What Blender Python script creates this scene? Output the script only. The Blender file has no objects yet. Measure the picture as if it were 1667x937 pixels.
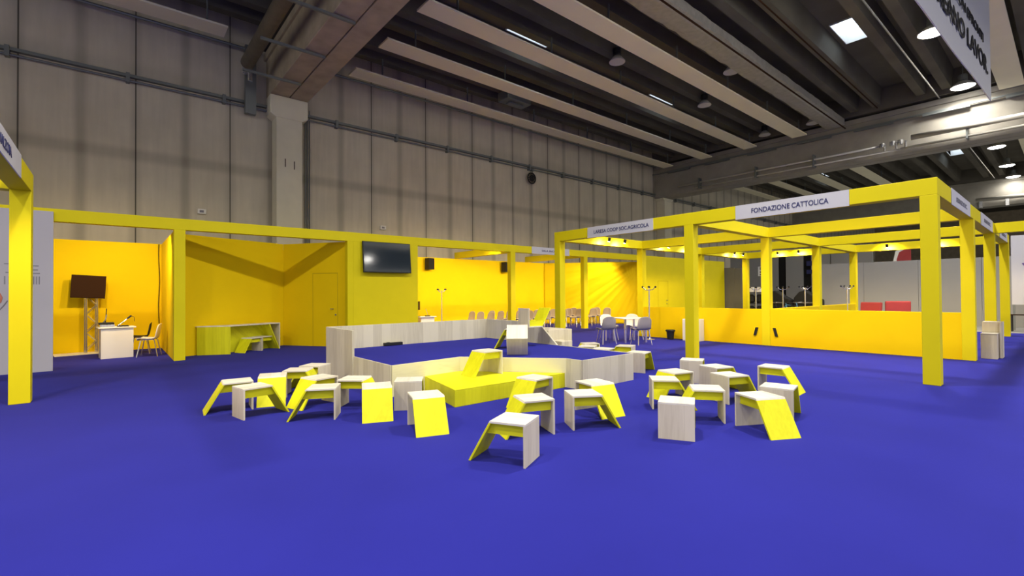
import bpy, bmesh, math, random
from mathutils import Vector, Matrix

# ------------------------------------------------------------------ camera, world, lights, exposure
sc = bpy.context.scene
C = sc.collection
PI = math.pi
YAW, PITCH, ROLL, FPX = math.radians(49.946), math.radians(.711), math.radians(-.4187), 772.2
cy_, sy_ = math.cos(YAW), math.sin(YAW)
F = Vector((-sy_, cy_, 0)); RT = Vector((cy_, sy_, 0)); UP = Vector((0, 0, 1))
F2 = F*math.cos(PITCH)+UP*math.sin(PITCH); U2 = UP*math.cos(PITCH)-F*math.sin(PITCH)
R2 = RT*math.cos(ROLL)+U2*math.sin(ROLL); U3 = U2*math.cos(ROLL)-RT*math.sin(ROLL)
cam = bpy.data.cameras.new('camera'); co = bpy.data.objects.new('camera', cam); C.objects.link(co)
m = Matrix.Identity(4)
for i in range(3):
    m[i][0], m[i][1], m[i][2] = R2[i], U3[i], -F2[i]
m[0][3], m[1][3], m[2][3] = 0, 0, 1.5
co.matrix_world = m
cam.sensor_width = 36; cam.lens = FPX/1667*36; cam.clip_end = 300; cam.clip_start = .05
sc.camera = co
sc.view_settings.view_transform = 'Standard'; sc.view_settings.look = 'None'
sc.view_settings.exposure = 0.16; sc.view_settings.gamma = 1; sc.view_settings.use_curve_mapping = False
w = bpy.data.worlds.new('hall_air'); sc.world = w; w.use_nodes = True
w.node_tree.nodes['Background'].inputs[0].default_value = (1.0, .97, .92, 1)
w.node_tree.nodes['Background'].inputs[1].default_value = .80

HALL_W = 430        # high-bay lamps
SPOT_W = 120          # warm spotlights of the stands
HALL_COL = (1.0, .95, .86)
WARM = (1.0, .74, .38)

# ------------------------------------------------------------------ helpers
def nt(name):
    mt = bpy.data.materials.new(name); mt.use_nodes = True
    t = mt.node_tree; return mt, t, t.nodes['Principled BSDF'], t.links
def plain(name, col, rough=.6, metal=0., spec=.4, noise=0., nscale=6, bump=0., sheen=0.):
    mt, t, b, L = nt(name)
    b.inputs['Base Color'].default_value = (*col, 1); b.inputs['Roughness'].default_value = rough
    b.inputs['Metallic'].default_value = metal; b.inputs['Specular IOR Level'].default_value = spec
    if sheen: b.inputs['Sheen Weight'].default_value = sheen
    if noise or bump:
        tc = t.nodes.new('ShaderNodeTexCoord'); n = t.nodes.new('ShaderNodeTexNoise')
        n.inputs['Scale'].default_value = nscale; n.inputs['Detail'].default_value = 5
        L.new(tc.outputs['Object'], n.inputs['Vector'])
        if noise:
            mr = t.nodes.new('ShaderNodeMapRange'); mr.inputs['To Min'].default_value = 1-noise; mr.inputs['To Max'].default_value = 1+noise
            L.new(n.outputs['Fac'], mr.inputs['Value'])
            mx = t.nodes.new('ShaderNodeVectorMath'); mx.operation = 'SCALE'; mx.inputs[0].default_value = col
            L.new(mr.outputs[0], mx.inputs['Scale']); L.new(mx.outputs[0], b.inputs['Base Color'])
        if bump:
            bp = t.nodes.new('ShaderNodeBump'); bp.inputs['Strength'].default_value = bump; bp.inputs['Distance'].default_value = .01
            L.new(n.outputs['Fac'], bp.inputs['Height']); L.new(bp.outputs[0], b.inputs['Normal'])
    return mt
def emis(name, col, s):
    mt, t, b, L = nt(name)
    b.inputs['Base Color'].default_value = (*col, 1)
    b.inputs['Emission Color'].default_value = (*col, 1); b.inputs['Emission Strength'].default_value = s
    return mt
def wood(name, c1, c2, axis='z', plank=.12, rough=.55, knots=True):
    """streaky boards: grain runs along `axis` in object space"""
    mt, t, b, L = nt(name); N = t.nodes
    tc = N.new('ShaderNodeTexCoord'); mp = N.new('ShaderNodeMapping')
    s = {'z': (14, 14, 1.1), 'x': (1.1, 14, 14), 'y': (14, 1.1, 14)}[axis]
    mp.inputs['Scale'].default_value = s; L.new(tc.outputs['Object'], mp.inputs['Vector'])
    n = N.new('ShaderNodeTexNoise'); n.inputs['Scale'].default_value = 2.2; n.inputs['Detail'].default_value = 4; n.inputs['Distortion'].default_value = .6
    L.new(mp.outputs[0], n.inputs['Vector'])
    sx = N.new('ShaderNodeSeparateXYZ'); L.new(tc.outputs['Object'], sx.inputs[0])
    ad = N.new('ShaderNodeMath'); ad.operation = 'ADD'
    a, c = {'z': ('X', 'Y'), 'x': ('Y', 'Z'), 'y': ('X', 'Z')}[axis]
    L.new(sx.outputs[a], ad.inputs[0]); L.new(sx.outputs[c], ad.inputs[1])
    dv = N.new('ShaderNodeMath'); dv.operation = 'DIVIDE'; dv.inputs[1].default_value = plank; L.new(ad.outputs[0], dv.inputs[0])
    fl = N.new('ShaderNodeMath'); fl.operation = 'FLOOR'; L.new(dv.outputs[0], fl.inputs[0])
    oi = N.new('ShaderNodeObjectInfo'); a2 = N.new('ShaderNodeMath'); a2.operation = 'MULTIPLY_ADD'; a2.inputs[1].default_value = 37
    L.new(oi.outputs['Random'], a2.inputs[0]); L.new(fl.outputs[0], a2.inputs[2])
    wn = N.new('ShaderNodeTexWhiteNoise'); wn.noise_dimensions = '1D'; L.new(a2.outputs[0], wn.inputs['W'])
    mm = N.new('ShaderNodeMath'); mm.operation = 'MULTIPLY_ADD'; mm.inputs[1].default_value = .38; L.new(wn.outputs['Value'], mm.inputs[0])
    m2 = N.new('ShaderNodeMath'); m2.operation = 'MULTIPLY'; m2.inputs[1].default_value = .62; L.new(n.outputs['Fac'], m2.inputs[0]); L.new(m2.outputs[0], mm.inputs[2])
    cr = N.new('ShaderNodeValToRGB'); cr.color_ramp.elements[0].color = (*c2, 1); cr.color_ramp.elements[1].color = (*c1, 1)
    cr.color_ramp.elements[0].position = .25; cr.color_ramp.elements[1].position = .62
    L.new(mm.outputs[0], cr.inputs[0]); L.new(cr.outputs[0], b.inputs['Base Color'])
    b.inputs['Roughness'].default_value = rough; b.inputs['Specular IOR Level'].default_value = .3
    return mt

M = {}
M['yellow'] = plain('yellow_painted_board', (.80, .68, .003), .62, noise=.05, nscale=2, spec=.25)
M['yellowwall'] = plain('yellow_fabric_panel', (.88, .62, .002), .8, noise=.05, nscale=1.2, spec=.15)
M['lemon_z'] = wood('lemon_stained_board', (.82, .80, .012), (.70, .68, .006), 'z')
M['lemon_x'] = wood('lemon_stained_board_lengthwise', (.82, .80, .012), (.70, .67, .006), 'x')
M['pine_z'] = wood('whitewashed_pine', (.72, .65, .50), (.58, .51, .38), 'z')
M['pine_x'] = wood('whitewashed_pine_lengthwise', (.80, .75, .64), (.68, .62, .50), 'x')
M['pine_stage'] = wood('pine_cladding', (.70, .65, .50), (.56, .51, .38), 'z', plank=.19)
M['pine_bounce'] = wood('raw_pine_yellow_bounce', (.84, .78, .50), (.72, .64, .38), 'y', plank=9)  # raw pine, with the step's yellow bounce light mixed into its colour
M['carpet'] = plain('blue_carpet', (.021, .022, .27), .95, noise=.18, nscale=.7, spec=.06, sheen=.03)
M['concrete_floor'] = plain('grey_screed', (.30, .30, .29), .8, noise=.1, nscale=1)
M['beam'] = plain('beam_concrete', (.44, .37, .27), .9, noise=.35, nscale=2.2, spec=.2)
M['beam_grey'] = plain('grey_beam_concrete', (.33, .31, .27), .9, noise=.25, nscale=1.6, spec=.2)
M['seam'] = plain('panel_seam', (.45, .30, .0), .8)
M['column'] = plain('column_concrete', (.72, .68, .54), .9, noise=.12, nscale=1.5, spec=.2)
M['roof'] = plain('roof_concrete', (.13, .12, .10), .95, noise=.35, nscale=.7, spec=.1)
M['slat'] = plain('beige_ceiling_board', (.84, .79, .60), .85, noise=.06, nscale=1)
M['foil'] = plain('crinkled_foil_duct', (.42, .41, .38), .45, metal=.35, noise=.3, nscale=5, bump=.8)
M['galv'] = plain('galvanised_steel', (.22, .24, .24), .5, metal=.6)
M['chrome'] = plain('polished_steel', (.75, .75, .76), .25, metal=.9)
M['pipe_white'] = plain('silver_pipe_lagging', (.62, .60, .55), .35, metal=.4)
M['pipe_brown'] = plain('old_duct_lagging', (.20, .17, .13), .6, metal=.2, noise=.3, nscale=4)
M['white'] = plain('white_laminate', (.80, .79, .76), .45)
M['sign'] = plain('white_sign_board', (.60, .60, .64), .6)
M['panel_grey'] = plain('pale_grey_fabric', (.52, .50, .53), .8, noise=.03, nscale=1)
M['part_grey'] = plain('grey_partition_panel', (.33, .33, .33), .8, noise=.04, nscale=1)
M['part_brown'] = plain('grey_brown_curtain', (.19, .175, .155), .8, noise=.1, nscale=2)
M['navy'] = plain('navy_print', (.03, .035, .14), .6)
M['greyprint'] = plain('grey_print', (.22, .22, .25), .7)
M['redprint'] = plain('orange_print', (.6, .2, .12), .7)
M['black'] = plain('black_plastic', (.012, .012, .013), .5)
M['darkbrown'] = plain('dark_monitor_back', (.035, .016, .008), .9, spec=.08)
M['screen'] = plain('glossy_black_screen', (.02, .03, .04), .08, spec=1.0)
M['shell'] = plain('beige_grey_shell', (.42, .36, .32), .5)
M['shell_w'] = plain('white_shell', (.72, .68, .63), .45)
M['shell_g'] = plain('grey_shell', (.28, .27, .30), .5)
M['red'] = plain('red_upholstery', (.36, .045, .05), .85, noise=.1, nscale=5)
M['glass_sky'] = emis('daylight_glazing', (.72, .86, 1.0), 4.5)
M['lamp_glow'] = emis('lit_lamp_glass', (1, .97, .9), 22)
M['spot_glow'] = emis('lit_spot_glass', (1, .88, .65), 30)
M['lamp_off'] = plain('lamp_reflector', (.62, .60, .57), .4)
M['banner'] = plain('hanging_banner_cloth', (.66, .67, .66), .8)
M['blue_obj'] = plain('blue_plastic', (.08, .25, .5), .5)
M['rubber'] = plain('rubber', (.01, .01, .01), .8)
M['purple'] = plain('purple_print', (.16, .10, .32), .7)
M['door_yellow'] = M['yellowwall']

def wall_mat():
    mt, t, b, L = nt('precast_wall_panels'); N = t.nodes
    tc = N.new('ShaderNodeTexCoord'); sx = N.new('ShaderNodeSeparateXYZ'); L.new(tc.outputs['Object'], sx.inputs[0])
    def math_(op, a, b_=None, c=None):
        n = N.new('ShaderNodeMath'); n.operation = op
        for i, v in enumerate((a, b_, c)):
            if v is None: continue
            if isinstance(v, (int, float)): n.inputs[i].default_value = v
            else: L.new(v, n.inputs[i])
        return n.outputs[0]
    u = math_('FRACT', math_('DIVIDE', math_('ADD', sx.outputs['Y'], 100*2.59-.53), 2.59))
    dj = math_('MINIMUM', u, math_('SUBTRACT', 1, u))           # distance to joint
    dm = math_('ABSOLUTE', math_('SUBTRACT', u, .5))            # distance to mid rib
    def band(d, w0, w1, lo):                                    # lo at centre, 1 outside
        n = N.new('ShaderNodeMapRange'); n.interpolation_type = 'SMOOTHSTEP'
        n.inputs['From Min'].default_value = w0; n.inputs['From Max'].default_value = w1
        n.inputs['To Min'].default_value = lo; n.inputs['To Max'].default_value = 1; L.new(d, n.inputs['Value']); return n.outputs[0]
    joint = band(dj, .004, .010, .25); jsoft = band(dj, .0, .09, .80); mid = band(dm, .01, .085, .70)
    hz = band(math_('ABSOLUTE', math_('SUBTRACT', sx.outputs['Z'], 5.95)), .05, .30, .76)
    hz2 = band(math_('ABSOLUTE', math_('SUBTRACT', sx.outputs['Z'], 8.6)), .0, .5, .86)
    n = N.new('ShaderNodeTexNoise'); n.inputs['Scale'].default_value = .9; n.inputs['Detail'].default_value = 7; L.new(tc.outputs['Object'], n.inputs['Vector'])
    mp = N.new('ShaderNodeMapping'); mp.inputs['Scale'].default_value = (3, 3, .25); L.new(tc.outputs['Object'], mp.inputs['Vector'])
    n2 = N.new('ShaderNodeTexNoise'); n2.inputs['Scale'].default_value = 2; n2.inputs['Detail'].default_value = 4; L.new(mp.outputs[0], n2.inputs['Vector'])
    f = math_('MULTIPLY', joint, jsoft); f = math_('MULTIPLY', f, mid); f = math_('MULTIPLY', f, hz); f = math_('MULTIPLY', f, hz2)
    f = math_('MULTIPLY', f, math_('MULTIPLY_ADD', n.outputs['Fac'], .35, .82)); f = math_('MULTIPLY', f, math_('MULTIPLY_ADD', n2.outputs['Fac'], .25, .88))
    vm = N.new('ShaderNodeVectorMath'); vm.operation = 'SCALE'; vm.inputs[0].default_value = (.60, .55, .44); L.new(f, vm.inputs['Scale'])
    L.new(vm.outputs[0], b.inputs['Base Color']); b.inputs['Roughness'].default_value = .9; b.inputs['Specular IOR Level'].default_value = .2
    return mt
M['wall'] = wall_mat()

# ---- mesh builders
def quadbox(bm, P):
    """P: 8 points, bottom ring 0-3 and top ring 4-7"""
    v = [bm.verts.new(p) for p in P]
    for f in ((0, 3, 2, 1), (4, 5, 6, 7), (0, 1, 5, 4), (1, 2, 6, 5), (2, 3, 7, 6), (3, 0, 4, 7)):
        bm.faces.new([v[i] for i in f])
def box(bm, x0, x1, y0, y1, z0, z1):
    quadbox(bm, [(x0, y0, z0), (x1, y0, z0), (x1, y1, z0), (x0, y1, z0), (x0, y0, z1), (x1, y0, z1), (x1, y1, z1), (x0, y1, z1)])
def prism(bm, pts, z0, z1):
    a = [bm.verts.new((x, y, z0)) for x, y in pts]; b = [bm.verts.new((x, y, z1)) for x, y in pts]
    n = len(pts); bm.faces.new(a[::-1]); bm.faces.new(b)
    for i in range(n): bm.faces.new((a[i], a[(i+1) % n], b[(i+1) % n], b[i]))
def extrude_profile(bm, prof, d):
    """prof: list of 3D points (planar), d: extrusion vector"""
    d = Vector(d); a = [bm.verts.new(p) for p in prof]; b = [bm.verts.new(Vector(p)+d) for p in prof]
    n = len(prof); bm.faces.new(a[::-1]); bm.faces.new(b)
    for i in range(n): bm.faces.new((a[i], a[(i+1) % n], b[(i+1) % n], b[i]))
def board(bm, A, B, t, z0, z1):
    """vertical board from floor point A to B, thickness t to the left of AB"""
    A = Vector((A[0], A[1])); B = Vector((B[0], B[1])); n = (B-A).normalized(); n = Vector((-n.y, n.x))*t
    prism(bm, [A, B, B+n, A+n], z0, z1)
def tube(bm, pts, r, n=8, cap=True, r2=None):
    pts = [Vector(p) for p in pts]; rings = []
    for i, p in enumerate(pts):
        d = (pts[min(i+1, len(pts)-1)]-pts[max(i-1, 0)]).normalized()
        a = d.orthogonal().normalized() if i == 0 else (a-d*a.dot(d)).normalized()
        b = d.cross(a); rr = r if r2 is None else r+(r2-r)*i/(len(pts)-1)
        rings.append([bm.verts.new(p+(a*math.cos(k*2*PI/n)+b*math.sin(k*2*PI/n))*rr) for k in range(n)])
    for q, s in zip(rings, rings[1:]):
        for k in range(n): bm.faces.new((q[k], q[(k+1) % n], s[(k+1) % n], s[k]))
    if cap: bm.faces.new(rings[0][::-1]); bm.faces.new(rings[-1])
def lathe(bm, prof, n=20, c=(0, 0, 0)):
    rings = []
    for r, z in prof:
        rings.append([bm.verts.new((c[0]+r*math.cos(k*2*PI/n), c[1]+r*math.sin(k*2*PI/n), c[2]+z)) for k in range(n)])
    for q, s in zip(rings, rings[1:]):
        for k in range(n): bm.faces.new((q[k], q[(k+1) % n], s[(k+1) % n], s[k]))
    bm.faces.new(rings[0][::-1]); bm.faces.new(rings[-1])
def obj(name, fn, mat, parent=None, bevel=0., smooth=False, mats=None):
    bm = bmesh.new(); fn(bm)
    bmesh.ops.recalc_face_normals(bm, faces=bm.faces)
    me = bpy.data.meshes.new(name); bm.to_mesh(me); bm.free()
    me.materials.append(mat)
    if smooth:
        for p in me.polygons: p.use_smooth = True
    o = bpy.data.objects.new(name, me); C.objects.link(o)
    if parent: o.parent = parent
    if bevel:
        b = o.modifiers.new('bevel', 'BEVEL'); b.width = bevel; b.segments = 2; b.limit_method = 'ANGLE'
    return o
def tag(o, label, cat=None, group=None, kind=None):
    if label: o['label'] = label
    if cat: o['category'] = cat
    if group: o['group'] = group
    if kind: o['kind'] = kind
    return o
def thing(name, label, cat, loc=(0, 0, 0), rz=0, group=None):
    o = bpy.data.objects.new(name, None); o.empty_display_size = .2; C.objects.link(o)
    o.location = loc; o.rotation_euler = (0, 0, rz)
    return tag(o, label, cat, group)
def dup(o, parent=None):
    c = o.copy(); C.objects.link(c)
    if parent: c.parent = parent
    for ch in list(KIDS.get(o.name, o.children)): dup(ch, c)
    return c
KIDS = {}
def structure(name, fn, mat, label=None):
    o = obj(name, fn, mat); o['kind'] = 'structure'
    if label: o['label'] = label
    return o
def lettering(body, size, loc, rot, mat, parent, width=None, name='lettering', depth=.002):
    cu = bpy.data.curves.new(name, 'FONT'); cu.body = body; cu.size = size; cu.extrude = depth; cu.offset = size*.012
    cu.align_x = 'CENTER'; cu.align_y = 'CENTER'
    t = bpy.data.objects.new('tmp_text', cu); C.objects.link(t)
    bpy.context.view_layer.update()
    me = bpy.data.meshes.new_from_object(t.evaluated_get(bpy.context.evaluated_depsgraph_get()))
    C.objects.unlink(t); bpy.data.objects.remove(t)
    if width:
        xs = [v.co.x for v in me.vertices]; k = width/(max(xs)-min(xs))
        for v in me.vertices: v.co.x *= k
    me.name = name; me.materials.clear(); me.materials.append(mat)
    o = bpy.data.objects.new(name, me); C.objects.link(o); o.parent = parent
    o.location = loc; o.rotation_euler = rot
    return o
FACE_NEGY = (PI/2, 0, 0)            # readable from -Y
FACE_POSX = (PI/2, 0, PI/2)         # readable from +X

# ------------------------------------------------------------------ the hall
WX = -19.0
structure('floor', lambda b: box(b, -19.5, 30, -22, 90, -.25, -.012), M['concrete_floor'])
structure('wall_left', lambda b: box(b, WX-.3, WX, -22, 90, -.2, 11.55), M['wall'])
structure('wall_back', lambda b: box(b, WX, 30, 86, 86.3, -.2, 11.6), M['beam'])
ct = obj('carpet', lambda b: box(b, -18.95, 22, -16, 24.1, -.012, 0), M['carpet'])
tag(ct, 'deep blue exhibition carpet covering the hall floor', 'carpet', kind='structure')

BAYS = ((-19.5, 4.2), (5.55, 29.1), (30.4, 54.3), (55.6, 79))
SKY = [(-13.3, 11.3, 13.4, .42), (-13.3, 20.6, 22.7, .42), (-5.37, 20.55, 22.6, .47), (-5.37, 45.1, 47.4, .5), (-13.3, 45.4, 47.4, .42)]
def roof(b):
    # slab of strips between holes
    z0, z1 = 11.5, 11.9
    xs = sorted({-19.3, 22.0, -13.72, -12.88, -5.84, -4.9})
    for x0, x1 in zip(xs, xs[1:]):
        holes = sorted([(s[1], s[2]) for s in SKY if x0 >= s[0]-s[3]-.05 and x1 <= s[0]+s[3]+.05])
        y = -22
        for h0, h1 in holes:
            box(b, x0, x1, y, h0, z0, z1); y = h1
        box(b, x0, x1, y, 90, z0, z1)
structure('ceiling', roof, M['roof'])
# longitudinal ribs of the roof slabs
RIBX = [-17.1+2.6*k+d for k in range(0, 15) for d in (-.45, .45)]
k = 0
for (y0, y1) in BAYS[:3]:
    def ribs(b):
        for x in RIBX:
            wd = .16
            extrude_profile(b, [(x-wd, y0, 10.65), (x+wd, y0, 10.65), (x+wd+.09, y0, 11.5), (x-wd-.09, y0, 11.5)], (0, y1-y0, 0))
    k += 1
    structure('trim_%d' % k, ribs, M['roof'], 'dark longitudinal concrete ribs under the roof slab')
# skylights
for i, (x, y0, y1, hw) in enumerate(SKY):
    def well(b):
        for q in ((x-hw, x-hw+.03, y0, y1), (x+hw-.03, x+hw, y0, y1), (x-hw+.03, x+hw-.03, y0, y0+.03), (x-hw+.03, x+hw-.03, y1-.03, y1)):
            box(b, *q, 11.45, 12.1)
    fr = structure('window_%d' % (i+1), well, M['lamp_off'])
    obj('glazing', lambda b: box(b, x-hw, x+hw, y0, y1, 12.0, 12.04), M['glass_sky'], fr)
# main cross beams
for (y0, y1, z0, z1, lb) in ((4.27, 5.55, 8.7, 10.3, 'large brown concrete beam crossing overhead onto the pale column at left'),
                        (29.1, 30.4, 8.12, 10.3, 'long concrete beam crossing the hall behind the ceiling boards'),
                        (54.3, 55.6, 8.3, 10.4, 'farthest concrete beam across the hall, seen over the pavilion corner')):
    def bf(b):
        ym = (y0+y1)/2
        box(b, WX, 22, y0, ym-.02, z0, z1); box(b, WX, 22, ym+.02, y1, z0, z1)
        box(b, WX, 22, y0+.1, y1-.1, z0+.06, z1)
        box(b, WX, 22, y0-.08, y1+.08, z1-.25, z1)
    tag(obj('concrete_beam', bf, M['beam'] if y0 < 10 else M['beam_grey'], bevel=.02), lb, 'beam', kind='structure')
# roof element ledge above beams
def ledge(b):
    for y0, y1 in ((4.1, 5.7), (28.9, 30.6), (54.1, 55.8)):
        box(b, WX, 22, y0, y1, 10.42, 11.48)
structure('trim_4', ledge, M['roof'], 'concrete ledge between beams and roof')
# columns
def column(yc, lb, w=.44, zt=8.69):
    r = thing('concrete_column', lb, 'column', (WX+.35, yc, 0)); r['kind'] = 'structure'
    obj('shaft', lambda b: box(b, -.34, .30, -w, w, 0, 8.05), M['column'], r, bevel=.02)
    def cap(b):
        extrude_profile(b, [(.32, -w, 7.9), (.32, w, 7.9), (.32, w+.2, 8.02), (.32, w+.2, zt), (.32, -w-.2, zt), (.32, -w-.2, 8.02)], (-.66, 0, 0))
    obj('capital', cap, M['column'], r, bevel=.02)
    def marks(b):
        box(b, .30, .304, -.16, -.13, 6.15, 6.45); box(b, .30, .304, .15, .18, 6.1, 6.4)
    obj('fixing_mark', marks, M['darkbrown'], r)
column(4.90, 'pale concrete column with stepped capital under the large beam at left')
column(29.8, 'pale concrete column at the far beam, seen over the yellow fascia', zt=8.1)
column(55.0, 'most distant pale column on the left hall wall', zt=8.28)
# dark recess pipes beside columns
def rp(b):
    for dx in (5.62, 5.70, 5.78): tube(b, [(WX+.06, dx, 0), (WX+.06, dx, 8.6)], .025, 6)
tag(obj('riser_pipes', rp, M['galv']), 'thin dark riser pipes up the wall right of the pale column', 'pipes')
tag(obj('cable_trunking', lambda b: box(b, WX+.21, WX+.42, 3.52, 3.86, 7.9, 10.3), M['galv']), 'grey-green cable trunking at the wall top left of the column', 'cable duct')
# long wall conduits
def cond(y0, y1):
    def f(b):
        box(b, WX+.02, WX+.16, y0, y1, 8.33, 8.42); tube(b, [(WX+.12, y0, 8.22), (WX+.12, y1, 8.22)], .035, 8)
        y = y0+1.2
        while y < y1: box(b, WX, WX+.2, y-.05, y+.05, 8.15, 8.45); y += 2.59
    return f
tag(obj('wall_conduit', cond(-19, 4.3), M['galv']), 'grey conduit and pipe along the left hall wall, left of the column', 'conduit')
tag(obj('wall_conduit', cond(5.6, 29.0), M['galv']), 'grey conduit and pipe along the hall wall between the two columns', 'conduit')
tag(obj('wall_conduit', cond(30.5, 54), M['galv']), 'grey conduit on the wall of the bay beyond the far beam', 'conduit')
def toprail(b):
    tube(b, [(WX+.25, -19, 10.22), (WX+.25, 4.08, 10.22)], .05, 8)
    tube(b, [(WX+.25, 5.72, 10.22), (WX+.25, 28.85, 10.22)], .05, 8)
tag(obj('top_pipe', toprail, M['galv']), 'thin brown pipe running along the top edge of the hall wall', 'pipe')
# hose reel / ball thing hanging on wall
r = thing('round_wall_fixture', 'round black fixture hanging on the hall wall below the conduit', 'wall fixture', (WX+.2, 17.25, 7.72))
def reel(b):
    for k in range(14):
        a = k*2*PI/14
        tube(b, [(.0, .0, 0), (.05, .20*math.cos(a), .20*math.sin(a)), (.0, .27*math.cos(a), .27*math.sin(a))], .022, 5)
    pts = [(0, .28*math.cos(t*2*PI/24), .28*math.sin(t*2*PI/24)) for t in range(25)]
    tube(b, pts, .035, 6, cap=False)
    pts = [(.04, .15*math.cos(t*2*PI/24), .15*math.sin(t*2*PI/24)) for t in range(25)]
    tube(b, pts, .035, 6, cap=False)
obj('reel', reel, M['black'], r)
obj('bracket', lambda b: (tube(b, [(-.1, .1, .5), (0, .1, .25)], .02, 6), box(b, -.18, 0, .05, .2, .42, .55)), M['galv'], r)
obj('hanging_cable', lambda b: tube(b, [(0, 0, -.25), (0, .01, -3.2)], .008, 5), M['galv'], r)
for (y, z, lb) in ((2.28, 4.35, 'small white box lamp on the hall wall above the left recess'), (8.77, 4.35, 'small white box lamp on the hall wall above the wall screen')):
    r = thing('wall_box', lb, 'wall light', (WX, y, z), group=None)
    obj('housing', lambda b: box(b, 0, .12, -.12, .12, -.08, .08), M['white'], r, bevel=.01)
    obj('lens', lambda b: box(b, .12, .125, -.07, .05, -.04, .04), M['greyprint'], r)

# beige ceiling boards
SLX = (-17.25, -14.62, -11.98, -9.42)
nm = ('first beige ceiling board from the left wall', 'second beige ceiling board from the left wall', 'third beige ceiling board from the left wall', 'fourth beige ceiling board, left of the foil duct')
def slat(x, y0, y1, lb, wd=.36):
    r = thing('ceiling_board', lb, 'ceiling board', (x, y0, 9.8), group='long beige boards under the roof')
    obj('board', lambda b: box(b, -wd, wd, 0, y1-y0, 0, .06), M['slat'], r)
    y = 1.2
    while y < y1-y0:
        obj('hanger', lambda b: box(b, -.03, .03, y-.02, y+.02, .06, .86), M['galv'], r); y += 4
for i, x in enumerate(SLX):
    slat(x, 6.8, 28.1, nm[i])
    slat(x, 31.5, 53.0, nm[i].replace('ceiling board', 'ceiling board in the bay beyond the far beam'))
slat(-1.58, 6.8, 28.1, 'beige ceiling board at the right, behind the hanging banner')
slat(-1.58, 31.5, 53.0, 'beige ceiling board beyond the far beam at the right edge')
slat(-17.15, -19, 2.7, 'beige ceiling board in the bay left of the large beam')
# suspended dark unit box near the first slat
tag(obj('ceiling_unit', lambda b: (box(b, -16.6, -15.9, 13.2, 14.6, 10.1, 10.5), box(b, -16.4, -16.1, 13.5, 14.3, 10.0, 10.1)), M['galv'], bevel=.03), 'dark grey unit hanging between the first two ceiling boards', 'ceiling unit')
# foil duct
r = thing('foil_duct', 'wide silver foil duct running between the beige boards and the ribs', 'air duct', (-7.95, 5.7, 10.0))
def duct(b):
    n = 60
    vs = []
    random.seed(3)
    for j in range(n+1):
        y = j*(23.0/n); wv = random.uniform(-.03, .03)
        vs.append([b.verts.new((x, y, z+random.uniform(-.02, .02))) for x, z in ((-.42, .35), (-.42+wv, .05), (-.2, 0), (.2, 0), (.42+wv, .05), (.42, .35))])
    for a, c in zip(vs, vs[1:]):
        for q in range(6): b.faces.new((a[q], a[(q+1) % 6], c[(q+1) % 6], c[q]))
    b.faces.new(vs[0][::-1]); b.faces.new(vs[-1])
obj('duct_body', duct, M['foil'], r)
for j in range(6): obj('hanger', lambda b: box(b, -.015, .015, 1.5+j*4-.015, 1.5+j*4+.015, .3, .75), M['galv'], r)
tag(obj('ceiling_cable', lambda b: tube(b, [(-7.55, 5.7, 9.9), (-7.55, 28.9, 9.9)], .03, 6), M['darkbrown']), 'dark red-brown cable run under the foil duct', 'cable')
tag(obj('ceiling_rod', lambda b: tube(b, [(-4.2, 5.7, 10.4), (-3.9, 28.9, 10.3)], .03, 6), M['chrome']), 'thin shiny rod running along the ribs right of the square skylight', 'rod')
tag(obj('ceiling_rod', lambda b: tube(b, [(-4.2, 31, 10.4), (-4.0, 53, 10.3)], .03, 6), M['chrome']), 'thin shiny rod along the ribs beyond the far beam', 'rod')
tag(obj('ceiling_cable', lambda b: tube(b, [(-6.2, 5.7, 10.55), (-6.2, 28.9, 10.55)], .025, 6), M['darkbrown']), 'dark red-brown cable run beside the square skylight', 'cable')

# pipes on the beams
r = thing('beam_pipework', 'silver pipes with valves along the far concrete beam', 'pipework', (0, 28.75, 0))
obj('main_pipe', lambda b: tube(b, [(-4.9, 0, 8.72), (22, 0, 8.72)], .125, 14), M['pipe_white'], r, smooth=True)
obj('small_pipe', lambda b: tube(b, [(-17.0, .1, 8.58), (-11.9, .1, 8.6), (-6.1, .1, 8.6)], .055, 8), M['pipe_white'], r, smooth=True)
obj('return_pipe', lambda b: (tube(b, [(-5.3, .05, 8.30), (22, .05, 8.34)], .06, 8), tube(b, [(-16, .15, 8.3), (-5.3, .15, 8.3)], .04, 8)), M['pipe_white'], r, smooth=True)
for x in (-6.0, -5.6, -5.3): obj('valve', lambda b: lathe(b, [(.05, -.12), (.12, -.1), (.12, .1), (.05, .12)], 10, (x, 0, 8.6)), M['chrome'], r)
for x in (-5.9, -5.45, -5.1): obj('pipe_connector', lambda b: tube(b, [(x, -.05, 8.62), (x, -.05, 8.30)], .05, 8), M['chrome'], r)
for x in (-15.5, -12, -9, -3, 1, 5): obj('bracket', lambda b: box(b, x-.03, x+.03, -.05, .33, 8.2, 8.85), M['galv'], r)
r = thing('beam_pipework', 'silver pipe along the farthest beam at the right edge', 'pipework', (0, 54.0, 0))
obj('main_pipe', lambda b: tube(b, [(-5.2, 0, 8.85), (22, 0, 8.85)], .16, 12), M['pipe_white'], r, smooth=True)
for x in (-4.9, -3.4, -1): obj('bracket', lambda b: box(b, x-.1, x+.1, -.1, .3, 8.2, 8.8), M['chrome'], r)
tag(obj('beam_rail', lambda b: [box(b, x, x+1.6, 28.85, 29.0, 9.62, 9.70) for x in (-17.8, -15.2, -12.5, -9.8, -7.2, -4.5, -1.8, 1)] + [box(b, WX, 22, 28.9, 29.0, 9.72, 9.78)], M['galv']), 'thin rail with short steps along the top of the far beam', 'rail')
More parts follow.
